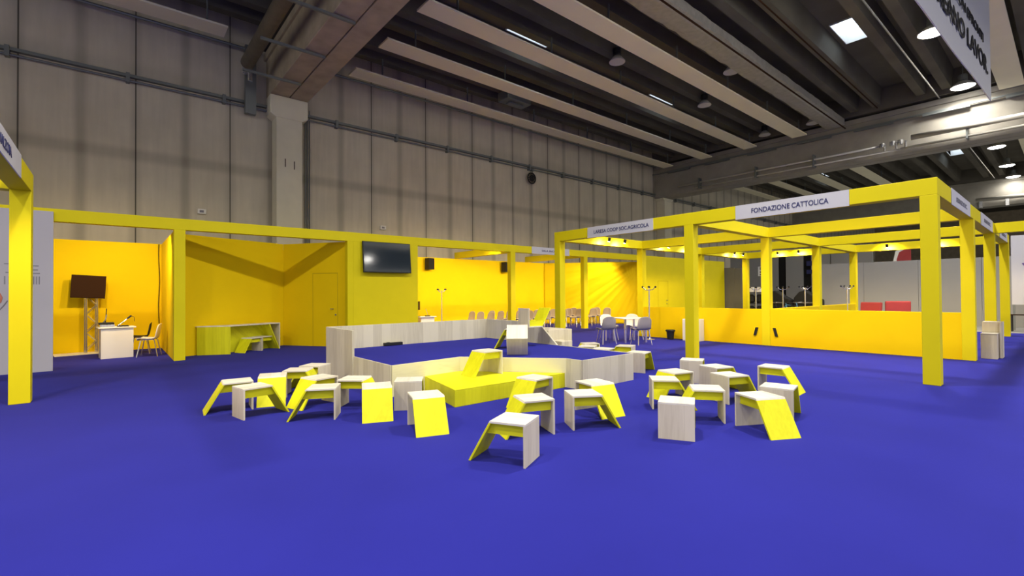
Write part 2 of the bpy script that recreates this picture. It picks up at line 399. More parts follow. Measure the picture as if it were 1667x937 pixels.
# duct and rods on near beam
r = thing('round_duct', 'brown round duct hanging beside the large beam at top left', 'air duct', (0, 3.45, 9.35))
obj('duct_body', lambda b: tube(b, [(-17.9, 0, 0), (22, 0, 0)], .21, 16), M['pipe_brown'], r, smooth=True)
obj('end_valve', lambda b: (tube(b, [(-18.25, 0, -.15), (-17.9, 0, -.05)], .12, 10), tube(b, [(-18.0, .1, -.1), (-18.0, .1, -.55)], .07, 8)), M['chrome'], r)
for x, lb in ((-16.8, 'grey support rail under the large beam nearest the column'), (-14.42, 'grey support rail under the large beam, middle of the three'), (-12.1, 'grey support rail under the large beam nearest the top edge')):
    tag(obj('support_rail', lambda b: box(b, x-.035, x+.035, 3.1, 4.85, 8.60, 8.67), M['galv']), lb, 'support rail')

# high-bay lamps
def highbay(name, x, y, z, lit, lb, grp, rr=.30):
    r = thing(name, lb, 'ceiling lamp', (x, y, z), group=grp)
    obj('housing', lambda b: lathe(b, [(.10, .55), (.16, .5), (.16, .28), (.10, .22)], 14), M['black'] if not lit else M['galv'], r)
    obj('reflector', lambda b: lathe(b, [(rr*.4, .24), (rr, .03), (rr, 0), (rr*.96, 0), (rr*.5, .2), (rr*.35, .22)], 24), M['lamp_off'], r, smooth=True)
    obj('lens', lambda b: lathe(b, [(rr*.3, -.07), (rr*.7, -.04), (rr*.93, .01), (rr*.93, .03)] if lit else [(rr*.93, .01), (rr*.93, .03)], 24), M['lamp_glow'] if lit else M['lamp_off'], r)
    obj('stem', lambda b: tube(b, [(0, 0, .54), (0, 0, 11.485-z)], .02, 6), M['galv'], r)
    return r
for y in (14.7, 21.3, 28.0):
    highbay('pendant_lamp', -11.15, y, 10.3, False, 'unlit pendant lamp with pale disc, %s of three between the third and fourth boards' % {14.7: 'nearest', 21.3: 'middle', 28.0: 'farthest'}[y], 'unlit pendant lamps')
for y in (18.7, 27.7):
    r = highbay('pendant_lamp', -8.66, y, 10.2, False, 'unlit ring-shaped pendant lamp under the foil duct, %s of two' % ('nearer' if y < 20 else 'farther'), 'ring pendant lamps')
def hall_light(x, y, z, w_=HALL_W, parent=None):
    l = bpy.data.lights.new('highbay_light', 'AREA'); l.shape = 'DISK'; l.size = .62; l.energy = w_; l.color = HALL_COL; l.spread = math.radians(155)
    o = bpy.data.objects.new('highbay_light', l); C.objects.link(o); o.location = (0, 0, -.08)
    if parent: o.parent = parent
LL = {21.4: 'lit high-bay lamp left of the hanging banner, nearer of the two before the far beam', 28.1: 'lit high-bay lamp beside the banner tip, right before the far beam', 41.6: 'lit high-bay lamp beyond the far beam, topmost of the three at the right edge', 48.4: 'lit high-bay lamp beyond the far beam, middle of the three at the right edge', 53.5: 'lit high-bay lamp beyond the far beam, lowest of the three at the right edge',
      -12.4: 'lit high-bay lamp farthest behind the camera', -5.5: 'lit high-bay lamp behind the camera, second from the rear', 1.3: 'lit high-bay lamp almost above the camera', 8.0: 'lit high-bay lamp above the open carpet in front of the camera', 14.7: 'lit high-bay lamp above the front of the right pavilion', 35: 'lit high-bay lamp hidden by the far beam'}
for y in sorted(LL):
    r = highbay('lit_lamp', -3.03, y, 10.3, True, LL[y], 'lit high-bay lamps', rr=.42)
    hall_light(0, 0, 0, HALL_W*(.4 if y == 28.1 else .15 if y == 53.5 else 1), r)
for x, ys in ((6.0, (-8, 1.3, 10.5, 20)), (14.5, (2, 10, 18, 26))):
    for y in ys:
        r = highbay('lit_lamp', x, y, 10.3, True, 'lit high-bay lamp outside the right of the frame, %s row, %s along it' % ('near' if x < 10 else 'far', ('first', 'second', 'third', 'last')[ys.index(y)]), 'lit high-bay lamps outside the view', rr=.42)
        hall_light(0, 0, 0, HALL_W*.8, r)

# hanging banner
BL = 10.3
BD = Vector((.34, 7.26, 0)).normalized()
r = thing('hanging_banner', 'large pale banner with black lettering hanging from the roof at top right', 'banner', Vector((-1.37, 17.76, 6.5))-BD*BL, math.atan2(BD.y, BD.x))
def bn(b):
    n = 30; T = 3.05; th = .02; A = []
    for i in range(n+1):
        s = i/n*BL; off = .008*math.sin(s*1.3)
        A.append([b.verts.new((s, off, 0)), b.verts.new((s, off, T)), b.verts.new((s, off+th, T)), b.verts.new((s, off+th, 0))])
    for p, q in zip(A, A[1:]):
        for k in range(4): b.faces.new((p[k], q[k], q[(k+1) % 4], p[(k+1) % 4]))
    b.faces.new(A[0]); b.faces.new(A[-1][::-1])
obj('cloth', bn, M['banner'], r)
lettering('CREANO LAVOR.', .56, (BL-3.45, -.02, .70), (PI/2, 0, 0), M['black'], r, width=5.7, depth=.006)
lettering('CON EPRONTI', .30, (BL-2.7, -.02, 1.28), (PI/2, 0, 0), M['black'], r, width=3.1, depth=.006)
obj('hanging_wire', lambda b: [tube(b, [(x, .01, 3.0), (x, .01, 4.1)], .01, 5) for x in (1, 4, 7, 10)], M['galv'], r)

# ------------------------------------------------------------------ right pavilion
GX = (-9.78, -5.63, -1.5); GY = (10.07, 14.15, 18.2, 22.3); H = .11; ZB, ZT = 3.03, 3.30
pav = thing('exhibition_pavilion', 'open yellow pavilion frame with low half walls and white name boards on the right', 'pavilion', (-5.6, 16, 0))
PO = Vector((5.6, -16, 0))
def pobj(name, fn, mat, bevel=.006):
    o = obj(name, fn, mat, pav, bevel=bevel); o.location = PO; return o
for x in GX:
    for y in GY:
        pobj('post', lambda b: box(b, x-H, x+H, y-H, y+H, 0, ZB), M['yellow'])
for y in GY: pobj('beam', lambda b: box(b, GX[0]-H, GX[-1]+H, y-H, y+H, ZB, ZT), M['yellow'])
for x in GX:
    for y0, y1 in zip(GY, GY[1:]): pobj('beam', lambda b: box(b, x-H, x+H, y0+H, y1-H, ZB, ZT), M['yellow'])
for x0, x1 in zip(GX, GX[1:]): pobj('half_wall', lambda b: box(b, x0+H, x1-H, GY[1]-.09, GY[1]+.09, 0, 1.02), M['yellowwall'])
for y0, y1 in zip(GY[1:], GY[2:]): pobj('half_wall', lambda b: box(b, GX[1]-.09, GX[1]+.09, y0+H, y1-H, 0, 1.02), M['yellowwall'])
pobj('side_beam', lambda b: box(b, GX[-1]+H, 9, 18.1, 18.3, ZB, ZT), M['yellow'])
pobj('side_post', lambda b: box(b, 8.8, 9.0, 18.1, 18.3, 0, ZB), M['yellow'])
def sign(x0, x1, body, wd, sz):
    s = pobj('name_board', lambda b: box(b, x0, x1, GY[0]-H-.012, GY[0]-H-.001, 3.012, 3.30), M['sign'], 0)
    lettering(body, sz, ((x0+x1)/2+(.0 if wd < 1.5 else .05), GY[0]-H-.016, 3.15), FACE_NEGY, M['navy'], s, width=wd)
sign(-8.6, -6.54, 'LARESA COOP SOC.AGRICOLA', 1.72, .13)
sign(-4.56, -2.56, 'FONDAZIONE CATTOLICA', 1.36, .135)
for y0, y1 in ((11.23, 13.48), (15.22, 17.54), (19.35, 21.56)):
    s = pobj('name_board', lambda b: box(b, GX[-1]+H+.001, GX[-1]+H+.012, y0, y1, 3.012, 3.30), M['sign'], 0)
    lettering('SERVIZI SOC.', .12, (GX[-1]+H+.016, (y0+y1)/2, 3.15), FACE_POSX, M['greyprint'], s, width=1.3)
for x in (-5.86, -5.40):
    s = -1 if x < -5.6 else 1
    pobj('pull_handle', lambda b: extrude_profile(b, [(x-.04, GY[1]-.10, .50), (x+.03, GY[1]-.10, .50), (x+.03+.06*s, GY[1]-.10, .27), (x-.04+.06*s, GY[1]-.10, .27)], (0, -.04, 0)), M['black'], .005)

# ------------------------------------------------------------------ left stand row
row = thing('stand_row', 'long yellow stand row with posts, fascia beam and wall panels along the left hall wall', 'exhibition stand', (-13.6, 8, 0))
RO = Vector((13.6, -8, 0))
def robj(name, fn, mat, bevel=.004):
    o = obj(name, fn, mat, row, bevel=bevel); o.location = RO; return o
FX = -13.49
robj('beam', lambda b: box(b, FX-.2, FX, -7, 27.9, 3.06, 3.32), M['yellow'])
for y0, y1 in ((1.08, 1.30), (5.16, 5.33), (11.29, 11.52), (15.36, 15.60)):
    robj('post', lambda b: box(b, FX-.2, FX, y0, y1, 0, 3.06), M['yellow'])
robj('wall_panel', lambda b: box(b, FX-.05, FX, 5.33, 7.43, 0, 3.06), M['yellow'])
robj('wall_panel', lambda b: box(b, FX-.05, FX, 19.7, 27.9, 0, 3.06), M['yellow'])
BX = -17.2
robj('back_wall', lambda b: box(b, BX-.06, BX, -7, 16.6, 0, 3.03), M['yellowwall'])
robj('side_wall', lambda b: box(b, BX, FX-.2, 1.08, 1.14, 0, 3.03), M['yellowwall'])
robj('side_wall', lambda b: box(b, BX, FX-.05, 7.34, 7.40, 0, 3.06), M['yellowwall'])
robj('recess_wall', lambda b: board(b, (-14.2, 1.14), (-15.4, 3.93), .05, 0, 3.05), M['yellowwall'])
robj('recess_wall', lambda b: board(b, (-15.4, 3.93), (FX-.15, 5.2), .05, 0, 3.05), M['yellowwall'])
for y in (11.4, 15.48):
    robj('cross_beam', lambda b: box(b, BX-.1, FX-.2, y-.1, y+.1, 3.04, 3.30), M['yellow'])
def pleats(b):
    A = Vector((BX, 16.6)); B = Vector((-13.62, 20.0)); d = (B-A); L = d.length; d.normalize(); nrm = Vector((d.y, -d.x))
    nx, nz = 150, 40; g = []
    for j in range(nz+1):
        rw = []
        for i in range(nx+1):
            s = L*i/nx; z = 3.03*j/nz
            ang = math.atan2(3.2-z, L-s+.15); rad = math.hypot(3.2-z, L-s)
            off = .024*(math.sin(ang*44+math.sin(ang*9)*1.5)+.4*math.sin(ang*97))*min(1, rad/1.6)*max(0, 1-max(0, rad-3.6)/2.2)+.04
            p = A+d*s+nrm*off; rw.append(b.verts.new((p.x, p.y, z)))
        g.append(rw)
    for a, c in zip(g, g[1:]):
        for i in range(nx): b.faces.new((a[i], a[i+1], c[i+1], c[i]))
o = robj('draped_wall', pleats, M['yellowwall'], 0)
so = o.modifiers.new('solid', 'SOLIDIFY'); so.thickness = .02
for p in o.data.polygons: p.use_smooth = True
# doors: seams, handles and locks
def door_rec(b):
    A = Vector((-15.4, 3.93)); B = Vector((FX-.15, 5.2)); d = (B-A).normalized(); nrm = Vector((d.y, -d.x))*.004
    def seam(s0, s1, z0, z1):
        p = A+d*s0; q = A+d*s1
        quadbox(b, [(*p, z0), (*q, z0), (*(q+nrm), z0), (*(p+nrm), z0), (*p, z1), (*q, z1), (*(q+nrm), z1), (*(p+nrm), z1)])
    seam(1.02, 1.03, 0, 2.15); seam(1.86, 1.87, 0, 2.15); seam(1.02, 1.87, 2.14, 2.155)
dr = robj('door', door_rec, M['seam'], 0)
def hd(b):
    A = Vector((-15.4, 3.93)); B = Vector((FX-.15, 5.2)); d = (B-A).normalized(); nrm = Vector((d.y, -d.x))
    p = A+d*1.72+nrm*.05; q = A+d*1.80+nrm*.05
    tube(b, [(*(p-nrm*.05), 1.1), (*p, 1.1), (*(p+(q-p)*1.6-(d*.2)), 1.1)], .012, 6)
    c = A+d*1.80; tube(b, [(*c, .93), (*(c+nrm*.02), .93)], .025, 8)
h_ = obj('door_handle', hd, M['galv'], dr)
def door2(b):
    box(b, FX, FX+.004, 20.9, 20.91, 0, 2.1); box(b, FX, FX+.004, 21.8, 21.81, 0, 2.1); box(b, FX, FX+.004, 20.9, 21.8, 2.09, 2.1)
dr = robj('door', door2, M['seam'], 0)
obj('door_handle', lambda b: (tube(b, [(FX, 21.7, 1.12), (FX+.05, 21.7, 1.12), (FX+.05, 21.58, 1.12)], .012, 6), tube(b, [(FX, 21.68, .94), (FX+.02, 21.68, .94)], .025, 8)), M['galv'], dr)
s = robj('name_board', lambda b: box(b, FX+.001, FX+.012, 12.35, 14.45, 3.05, 3.32), M['sign'], 0)
lettering('SALA INCONTRI', .10, (FX+.016, 13.45, 3.18), FACE_POSX, M['navy'], s, width=1.15)
for y0 in (1.6, 3.2): pass
gp = thing('grey_display_panel', 'tall pale grey display panel with faint printing, behind the left foreground post', 'display panel', (FX+.03, -3.4, 0))
obj('panel', lambda b: box(b, -.025, .03, -3.6, 2.46, 0, 3.25), M['panel_grey'], gp, bevel=.004)
def pm(b):
    # fragments of faded printing either side of the post
    for y, z, w_, h_ in ((-1.58+3.4, 2.16, .10, .018), (-1.56+3.4, 1.99, .10, .02), (-1.5+3.4, 2.08, .03, .12), (-1.20+3.4, 2.13, .10, .02), (-1.20+3.4, 2.05, .08, .02), (-1.19+3.4, 1.98, .12, .02), (-1.25+3.4, 2.05, .02, .12)):
        box(b, .03, .033, y-w_/2, y+w_/2, z-h_/2, z+h_/2)
    for y in (-1.62, -1.56, -1.50, -1.44, -1.30, -1.26, -1.22, -1.18, -1.14): box(b, .03, .033, y+3.4-.008, y+3.4+.008, 1.76, 1.92)
obj('faded_print', pm, M['greyprint'], gp)
obj('curved_logo', lambda b: tube(b, [(.032, -1.85+3.4+.3*t*.9, 1.16+.28*t*t) for t in (-.6, -.3, 0, .3, .6, .8, 1)], .010, 5), M['greyprint'], gp)
obj('orange_mark', lambda b: tube(b, [(.032, -1.68+3.4, 1.40), (.032, -1.66+3.4, 1.50), (.032, -1.69+3.4, 1.58)], .018, 5), M['redprint'], gp)

# wall screen
tv = thing('wall_screen', 'large glossy flat screen on the yellow wall left of the stand opening', 'television', (FX+.02, 6.345, 2.62))
obj('frame', lambda b: box(b, .0, .05, -.77, .77, -.46, .46), M['black'], tv, bevel=.008)
tv.rotation_euler = (0, math.radians(-5.5), 0); tv.location.x += .05
sc_ = obj('screen', lambda b: box(b, .05, .054, -.745, .745, -.435, .435), M['screen'], tv)

# left foreground stand
fg = thing('corner_stand_frame', 'yellow stand frame with post and name board at the left edge, nearest the camera', 'exhibition stand', (-9.7, -1, 0))
FO = Vector((9.7, 1, 0))
def fobj(name, fn, mat, bevel=.006):
    o = obj(name, fn, mat, fg, bevel=bevel); o.location = FO; return o
fobj('post', lambda b: box(b, -9.82, -9.6, -1.12, -.9, 0, 3.02), M['yellow'])
fobj('post', lambda b: box(b, -9.82, -9.6, -5.3, -5.08, 0, 3.02), M['yellow'])
fobj('post', lambda b: box(b, -4.2, -3.98, -5.3, -5.08, 0, 3.02), M['yellow'])
fobj('beam', lambda b: box(b, -9.82, -4.2, -1.12, -.9, 3.02, 3.29), M['yellow'])
fobj('beam', lambda b: box(b, -9.82, -9.6, -5.3, -1.12, 3.02, 3.29), M['yellow'])
fobj('beam', lambda b: box(b, -9.82, -4.2, -5.3, -5.08, 3.02, 3.29), M['yellow'])
s = fobj('name_board', lambda b: box(b, -8.52, -6.3, -.899, -.888, 3.0, 3.29), M['sign'], 0)
lettering('VALZOIA', .16, (-7.35, -.884, 3.13), (PI/2, 0, PI), M['navy'], s, width=.78)

# ------------------------------------------------------------------ stage platform
st = thing('stage_platform', 'low pine-clad stage with blue carpeted top and tall back walls', 'stage', (-7.2, 5, 0))
SO = Vector((7.2, -5, 0))
def sobj(name, fn, mat, bevel=0.003):
    o = obj(name, fn, mat, st, bevel=bevel); o.location = SO; return o
PA = [(-9.13, 3.13), (-6.5, 3.14), (-6.62, 4.42), (-5.28, 5.57), (-4.96, 5.58), (-4.96, 6.88), (-9.13, 6.88)]
sobj('carpet_top', lambda b: prism(b, [(-9.13, 3.15), (-6.52, 3.16), (-6.64, 4.44), (-5.3, 5.6), (-4.98, 5.6), (-4.98, 6.86), (-9.13, 6.86)], .0, .455), M['carpet'], 0)
def edge(i, j, mat): sobj('cladding', lambda b: board(b, PA[j], PA[i], .02, 0, .462), M[mat])
edge(0, 1, 'pine_stage'); edge(1, 2, 'pine_bounce'); edge(2, 3, 'pine_bounce'); edge(3, 4, 'pine_stage'); edge(4, 5, 'pine_stage'); edge(5, 6, 'pine_stage')
sobj('back_wall', lambda b: box(b, -9.19, -9.15, 3.10, 6.93, 0, .90), M['pine_stage'])
sobj('side_wall', lambda b: box(b, -9.15, -7.87, 3.085, 3.125, 0, .90), M['pine_stage'])
sobj('side_wall', lambda b: extrude_profile(b, [(-9.15, 6.89, 0), (-6.80, 6.89, 0), (-6.80, 6.89, .46), (-7.35, 6.89, .90), (-9.15, 6.89, .90)], (0, .04, 0)), M['pine_stage'])
ys = thing('yellow_step', 'low lemon yellow step block set into the front of the stage', 'step', (-5.9, 4.4, 0))
YS = [(-6.58, 3.72), (-5.32, 3.47), (-5.28, 5.53), (-6.58, 4.40)]
o = obj('block', lambda b: prism(b, YS, 0, .215), M['lemon_z'], ys, bevel=.004); o.location = (5.9, -4.4, 0)
o = obj('top_board', lambda b: prism(b, YS, .216, .232), M['lemon_x'], ys, bevel=.003); o.location = (5.9, -4.4, 0)
tag(obj('power_block', lambda b: (box(b, -9.12, -9.04, 4.22, 4.62, .462, .52), box(b, -9.10, -9.05, 4.28, 4.34, .52, .53)), M['black'], bevel=.006), 'small black power block on the stage carpet against the back wall', 'power block')
bw = thing('stepped_bench', 'stepped pale wooden bench behind the sloping end of the stage wall', 'bench', (-7.6, 7.45, 0))
obj('high_block', lambda b: box(b, -.55, .24, -.25, .5, 0, .70), M['pine_z'], bw, bevel=.004)
obj('low_block', lambda b: box(b, .26, .62, -.22, .10, 0, .49), M['pine_z'], bw, bevel=.01)

# ------------------------------------------------------------------ stools
SL, SD, SH, SS, TH = .34, .355, .376, .216, .02
OX, OY = (SL+SS)/2, SD/2
def make_stool():
    t = thing('wooden_stool', 'stool', 'stool')
    def at(P): return [(x-OX, y-OY, z) for x, y, z in P]
    ex = lambda b, pr, y0, y1: extrude_profile(b, at([(x, y0, z) for x, z in pr]), (0, y1-y0, 0))
    k = SS/SH
    obj('seat', lambda b: ex(b, [(0, SH), (0, SH-TH), (SL+TH*k, SH-TH), (SL, SH)], 0, SD), M['pine_x'], t, bevel=.002)
    obj('upright_leg', lambda b: ex(b, [(0, 0), (TH, 0), (TH, SH-TH), (0, SH-TH)], 0, SD), M['pine_z'], t, bevel=.002)
    obj('slanted_leg', lambda b: ex(b, [(SL+TH*k, SH-TH), (SL+SS, 0), (SL+SS-.023, 0), (SL+TH*k-.023, SH-TH)], 0, SD), M['lemon_z'], t, bevel=.002)
    zb = SH-TH-.105
    obj('brace', lambda b: ex(b, [(TH, SH-TH), (SL-.012, SH-TH), (SL-.012+.105*k, zb), (TH, zb)], .055, .075), M['lemon_x'], t)
    obj('brace', lambda b: ex(b, [(TH, SH-TH), (SL-.012, SH-TH), (SL-.012+.105*k, zb), (TH, zb)], SD-.075, SD-.055), M['lemon_x'], t)
    return t
bpy.context.view_layer.update()
stool0 = make_stool()
for o in [stool0]: KIDS[o.name] = list(bpy.data.objects[o.name].children)
KIDS['wooden_stool'] = [o for o in bpy.data.objects if o.parent == stool0]
used = [False]
def stool(x, y, th, label, z=0, mat4=None, grp='wooden stools around the stage'):
    if not used[0]: s = stool0; used[0] = True
    else:
        s = stool0.copy(); C.objects.link(s)
        for ch in KIDS['wooden_stool']:
            c = ch.copy(); C.objects.link(c); c.parent = s
    if mat4 is None:
        s.location = (x+OX*math.cos(th)-OY*math.sin(th), y+OX*math.sin(th)+OY*math.cos(th), z)
        s.rotation_euler = (0, 0, th)
    else: s.matrix_world = mat4
    tag(s, label, 'stool', grp); return s
ST = {
1: (-3.219, 3.025, 3.607, 'frontmost stool of all, pine upright leg at right and yellow leg splayed to the left'),
2: (-3.928, 3.736, 4.348, 'stool directly behind the frontmost stool, turned with its upright leg at right'),
3: (-4.933, 4.524, -1.455, 'third stool back behind the frontmost one, touching the front of the yellow step'),
4: (-3.562, 3.851, 1.027, 'stool right of the frontmost three, upright leg at left, yellow leg splayed right'),
5: (-4.18, 4.56, 6.07, 'stool showing a broad yellow slanted leg at right, just in front of the stage corner'),
6: (-5.191, 7.585, 8.112, 'stool standing against the right corner of the stage, pine face forward'),
7: (-3.537, 5.322, .704, 'leftmost stool of the right-hand cluster, its narrow upright leg at left'),
8: (-3.86, 6.432, 4.424, 'stool just behind the leftmost of the right cluster, yellow foot showing at left'),
9: (-2.485, 4.476, 2.066, 'front stool of the right cluster showing only its plain pine upright face'),
10: (-2.809, 5.635, 3.791, 'stool behind the plain-faced front stool, yellow leg splayed left'),
11: (-3.96, 7.398, 1.977, 'rearmost stool of the right cluster, in front of the yellow pavilion post'),
12: (-3.461, 6.862, 1.237, 'second-rearmost stool of the right cluster, just right of the one by the post'),
13: (-3.006, 6.284, 7.444, 'stool in the middle of the right cluster, broad pine side to the left'),
14: (-3.148, 7.524, .069, 'rear right stool standing apart, yellow slanted leg running down to the right'),
15: (-2.107, 5.983, 1.767, 'stool at the right end of the cluster behind the front yellow-faced one'),
16: (-2.493, 5.359, -.496, 'front right stool with a wide yellow slanted face and pine leg at left'),
17: (-7.372, 1.456, 4.621, 'leftmost stool, its yellow leg splayed out to the left'),
18: (-6.46, 1.201, 1.745, 'front stool at left with pine upright leg at left and yellow leg to the right'),
19: (-7.609, 1.626, -.288, 'stool in the left cluster turned to show its whole yellow slanted face'),
20: (-7.622, 1.924, .993, 'small-looking rear stool in the left cluster, between the yellow-faced one and the stage'),
21: (-7.974, 2.763, 3.871, 'rearmost stool of the left cluster, touching the tall stage corner'),
22: (-6.986, 2.308, 4.998, 'middle stool of the left cluster with a yellow leg splayed to the left, second row'),
23: (-6.076, 2.231, 4.192, 'front stool of the left cluster with thin yellow leg reaching far left'),
24: (-6.324, 2.269, .814, 'stool beside the stage corner, behind the square yellow-faced stool'),
25: (-5.89, 2.433, 5.895, 'square-looking stool showing a full yellow face, in front of the stage corner'),
26: (-5.506, 3.082, 2.576, 'stool showing its pine upright face, left of the yellow step'),
27: (-4.994, 2.605, 5.964, 'stool with a leaning yellow face, in front of the yellow step corner'),
28: (-7.169, 8.511, 4.163, 'rearmost of the stools behind the right end of the stage'),
29: (-6.023, 7.56, 1.85, 'low-seen stool right behind the stage edge, between the yellow-sided pair'),
30: (-6.169, 8.672, 3.553, 'stool behind the stage near the white table, yellow side left'),
31: (-6.712, 8.051, 3.659, 'stool behind the stage overlapping the rearmost one'),
}
for i, (x, y, th, lb) in ST.items(): stool(x, y, th, lb)
stool(-6.232, 4.735, 4.7185, 'stool standing on top of the yellow step', z=.233)
stool(-14.59, 2.929, 5.245, 'left one of two small stools under the long recess desk')
stool(-14.35, 3.13, 2.151, 'right one of two small stools under the long recess desk')
# stack on the stage
stool(-6.893, 6.152, 3.76, 'upright stool of the stack on the stage carpet', z=.462)
th = 1.48
mt = Matrix.Translation((-6.83+.0, 6.10, .462+.376*2+.002)) @ Matrix.Rotation(th, 4, 'Z') @ Matrix.Rotation(PI, 4, 'X')
c = Vector((-7.02, 6.19))    # middle of the resting upright leg end
mt = Matrix.Translation((c.x+OX*math.cos(th), c.y+OX*math.sin(th), .462+.376*2+.002)) @ Matrix.Rotation(th, 4, 'Z') @ Matrix.Rotation(PI, 4, 'X')
stool(0, 0, 0, 'upside-down stool with legs in the air on top of the stack on the stage', mat4=mt)
P0 = Vector((-6.03, 5.41, .464)); P1 = Vector((-6.26, 5.15, .464))
v = (P1-P0).normalized(); th = math.atan2(-v.x, v.y)
mt = Matrix.Translation(P0) @ Matrix.Rotation(th, 4, 'Z') @ Matrix.Rotation(-math.radians(38), 4, 'Y') @ Matrix.Translation((OX, OY, 0))
stool(0, 0, 0, 'tilted stool leaning toward the front against the stack on the stage', mat4=mt)

# ------------------------------------------------------------------ recess desk
rd = thing('angled_desk', 'long angled desk with pine top and yellow sides in the left recess', 'desk', (-14.4, 2.6, 0))
RD = Vector((14.4, -2.6, 0))
def dobj(n, fn, mt): o = obj(n, fn, mt, rd, bevel=.003); o.location = RD
dobj('desk_top', lambda b: prism(b, [(-14.34, 1.62), (-14.02, 2.31), (-14.56, 3.63), (-14.95, 3.48), (-14.47, 2.33), (-14.62, 1.50)], .71, .735), M['pine_x'])
dobj('front_panel', lambda b: board(b, (-14.34, 1.62), (-14.02, 2.31), .025, 0, .71), M['lemon_z'])
dobj('side_panel', lambda b: board(b, (-14.02, 2.31), (-14.43, 2.36), .025, 0, .71), M['lemon_z'])
dobj('back_panel', lambda b: board(b, (-14.47, 2.36), (-14.92, 3.44), .02, .0, .71), M['lemon_x'])
dobj('upright_leg', lambda b: board(b, (-14.56, 3.63), (-14.95, 3.48), .025, 0, .71), M['pine_z'])
def sl(b):
    A = Vector((-14.43, 3.32)); B = Vector((-14.55, 3.60)); n = Vector((-.38, -.15))
    quadbox(b, [(*B, 0), (*(B+Vector((-.01, .02))), 0), (*(B+n+Vector((-.01, .02))), 0), (*(B+n), 0), (*A, .71), (*(A+Vector((-.01, .02))), .71), (*(A+n+Vector((-.01, .02))), .71), (*(A+n), .71)])
dobj('slanted_panel', sl, M['lemon_z'])

# ------------------------------------------------------------------ chairs
def make_chair(name, shell, legm):
    t = thing(name, 'chair', 'chair')
    def sh(b):
        prof = [(.21, .40), (.215, .435), (.17, .452), (.05, .44), (-.08, .43), (-.15, .445), (-.185, .50), (-.205, .60), (-.225, .72), (-.235, .80), (-.24, .815)]
        n = 8; g = []
        for j, (x, z) in enumerate(prof):
            hw = .225 if j < 6 else .225-.02*(j-6)**1.2*.35
            if j >= 9: hw -= .03
            rw = []
            for i in range(n+1):
                s = -1+2*i/n; c = abs(s)**3
                rw.append(b.verts.new((x+(.03*c if j > 5 else 0), s*hw, z+(.03*c if j < 6 else 0)-(.035*c if j >= 9 else 0))))
            g.append(rw)
        for a, c in zip(g, g[1:]):
            for i in range(n): b.faces.new((a[i], a[i+1], c[i+1], c[i]))
    o = obj('seat_shell', sh, shell, t, smooth=True)
    so = o.modifiers.new('s', 'SOLIDIFY'); so.thickness = .012
    for sx, sy in ((1, 1), (1, -1), (-1, 1), (-1, -1)):
        obj('leg', lambda b: tube(b, [(sx*.10, sy*.14, .43), (sx*.14, sy*.17, .40), (sx*.21-.0, sy*.22, 0)], .013, 6), legm, t)
    obj('under_frame', lambda b: (box(b, -.12, .12, -.15, -.13, .415, .43), box(b, -.12, .12, .13, .15, .415, .43), box(b, -.01, .01, -.14, .14, .415, .43)), legm, t)
    KIDS[t.name] = [o for o in bpy.data.objects if o.parent == t]
    return t
CH = {}
def chair(kind, x, y, ang, label, grp):
    if kind not in CH:
        mats = {'shell_chair': (M['shell_w'], M['chrome']), 'beige_chair': (M['shell'], M['chrome']), 'grey_chair': (M['shell_g'], M['chrome']), 'dark_chair': (M['black'], M['chrome'])}[kind]
        CH[kind] = make_chair(kind, *mats); s = CH[kind]; CH[kind+'_k'] = KIDS[s.name]
    else:
        s = CH[kind].copy(); C.objects.link(s)
        for ch in CH[kind+'_k']:
            c = ch.copy(); C.objects.link(c); c.parent = s
    s.location = (x, y, 0); s.rotation_euler = (0, 0, ang); tag(s, label, 'chair', grp)
ordn = ['first', 'second', 'third', 'fourth', 'fifth', 'sixth', 'seventh', 'eighth']
for rI in range(8):
    for cI, cx in enumerate((-14.45, -15.05, -15.65)):
        yy = 10.85+rI*1.0+(.0 if cI else .05)
        if rI == 7 and cI == 2: continue
        nmz = ('aisle-side', 'middle', 'wall-side')[cI]
        chair('beige_chair', cx, yy, -PI/2+random.uniform(-.06, .06), 'beige shell chair, %s seat of the %s audience row from the lectern' % (nmz, ordn[rI]), 'beige audience chairs in rows')
chair('grey_chair', -9.0, 11.21, 2.72, 'grey-backed chair left of the white table, back to the camera', 'chairs at the white table')
chair('grey_chair', -8.17, 11.77, 2.72, 'grey-backed chair right of the white table, back to the camera', 'chairs at the white table')
chair('shell_chair', -9.72, 12.25, -.42, 'pale shell chair on the far left side of the white table', 'chairs at the white table')
chair('shell_chair', -9.25, 12.95, -.60, 'pale shell chair on the far right side of the white table', 'chairs at the white table')
chair('shell_chair', -15.08, .70, -PI/2-.25, 'beige shell chair beside the white counter in the left stand', 'chairs in the left stand')
chair('dark_chair', -15.95, .55, -PI/2-.1, 'dark chair behind the beige one in the left stand corner', 'chairs in the left stand')
# table
tb = thing('meeting_table', 'square white meeting table on steel legs under the pavilion', 'table', (-8.90, 12.22, 0), math.radians(66))
obj('table_top', lambda b: box(b, -.42, .42, -.42, .42, .715, .74), M['white'], tb, bevel=.01)
for sx in (-1, 1):
    for sy in (-1, 1): obj('leg', lambda b: box(b, sx*.35-.025, sx*.35+.025, sy*.35-.025, sy*.35+.025, 0, .715), M['chrome'], tb)
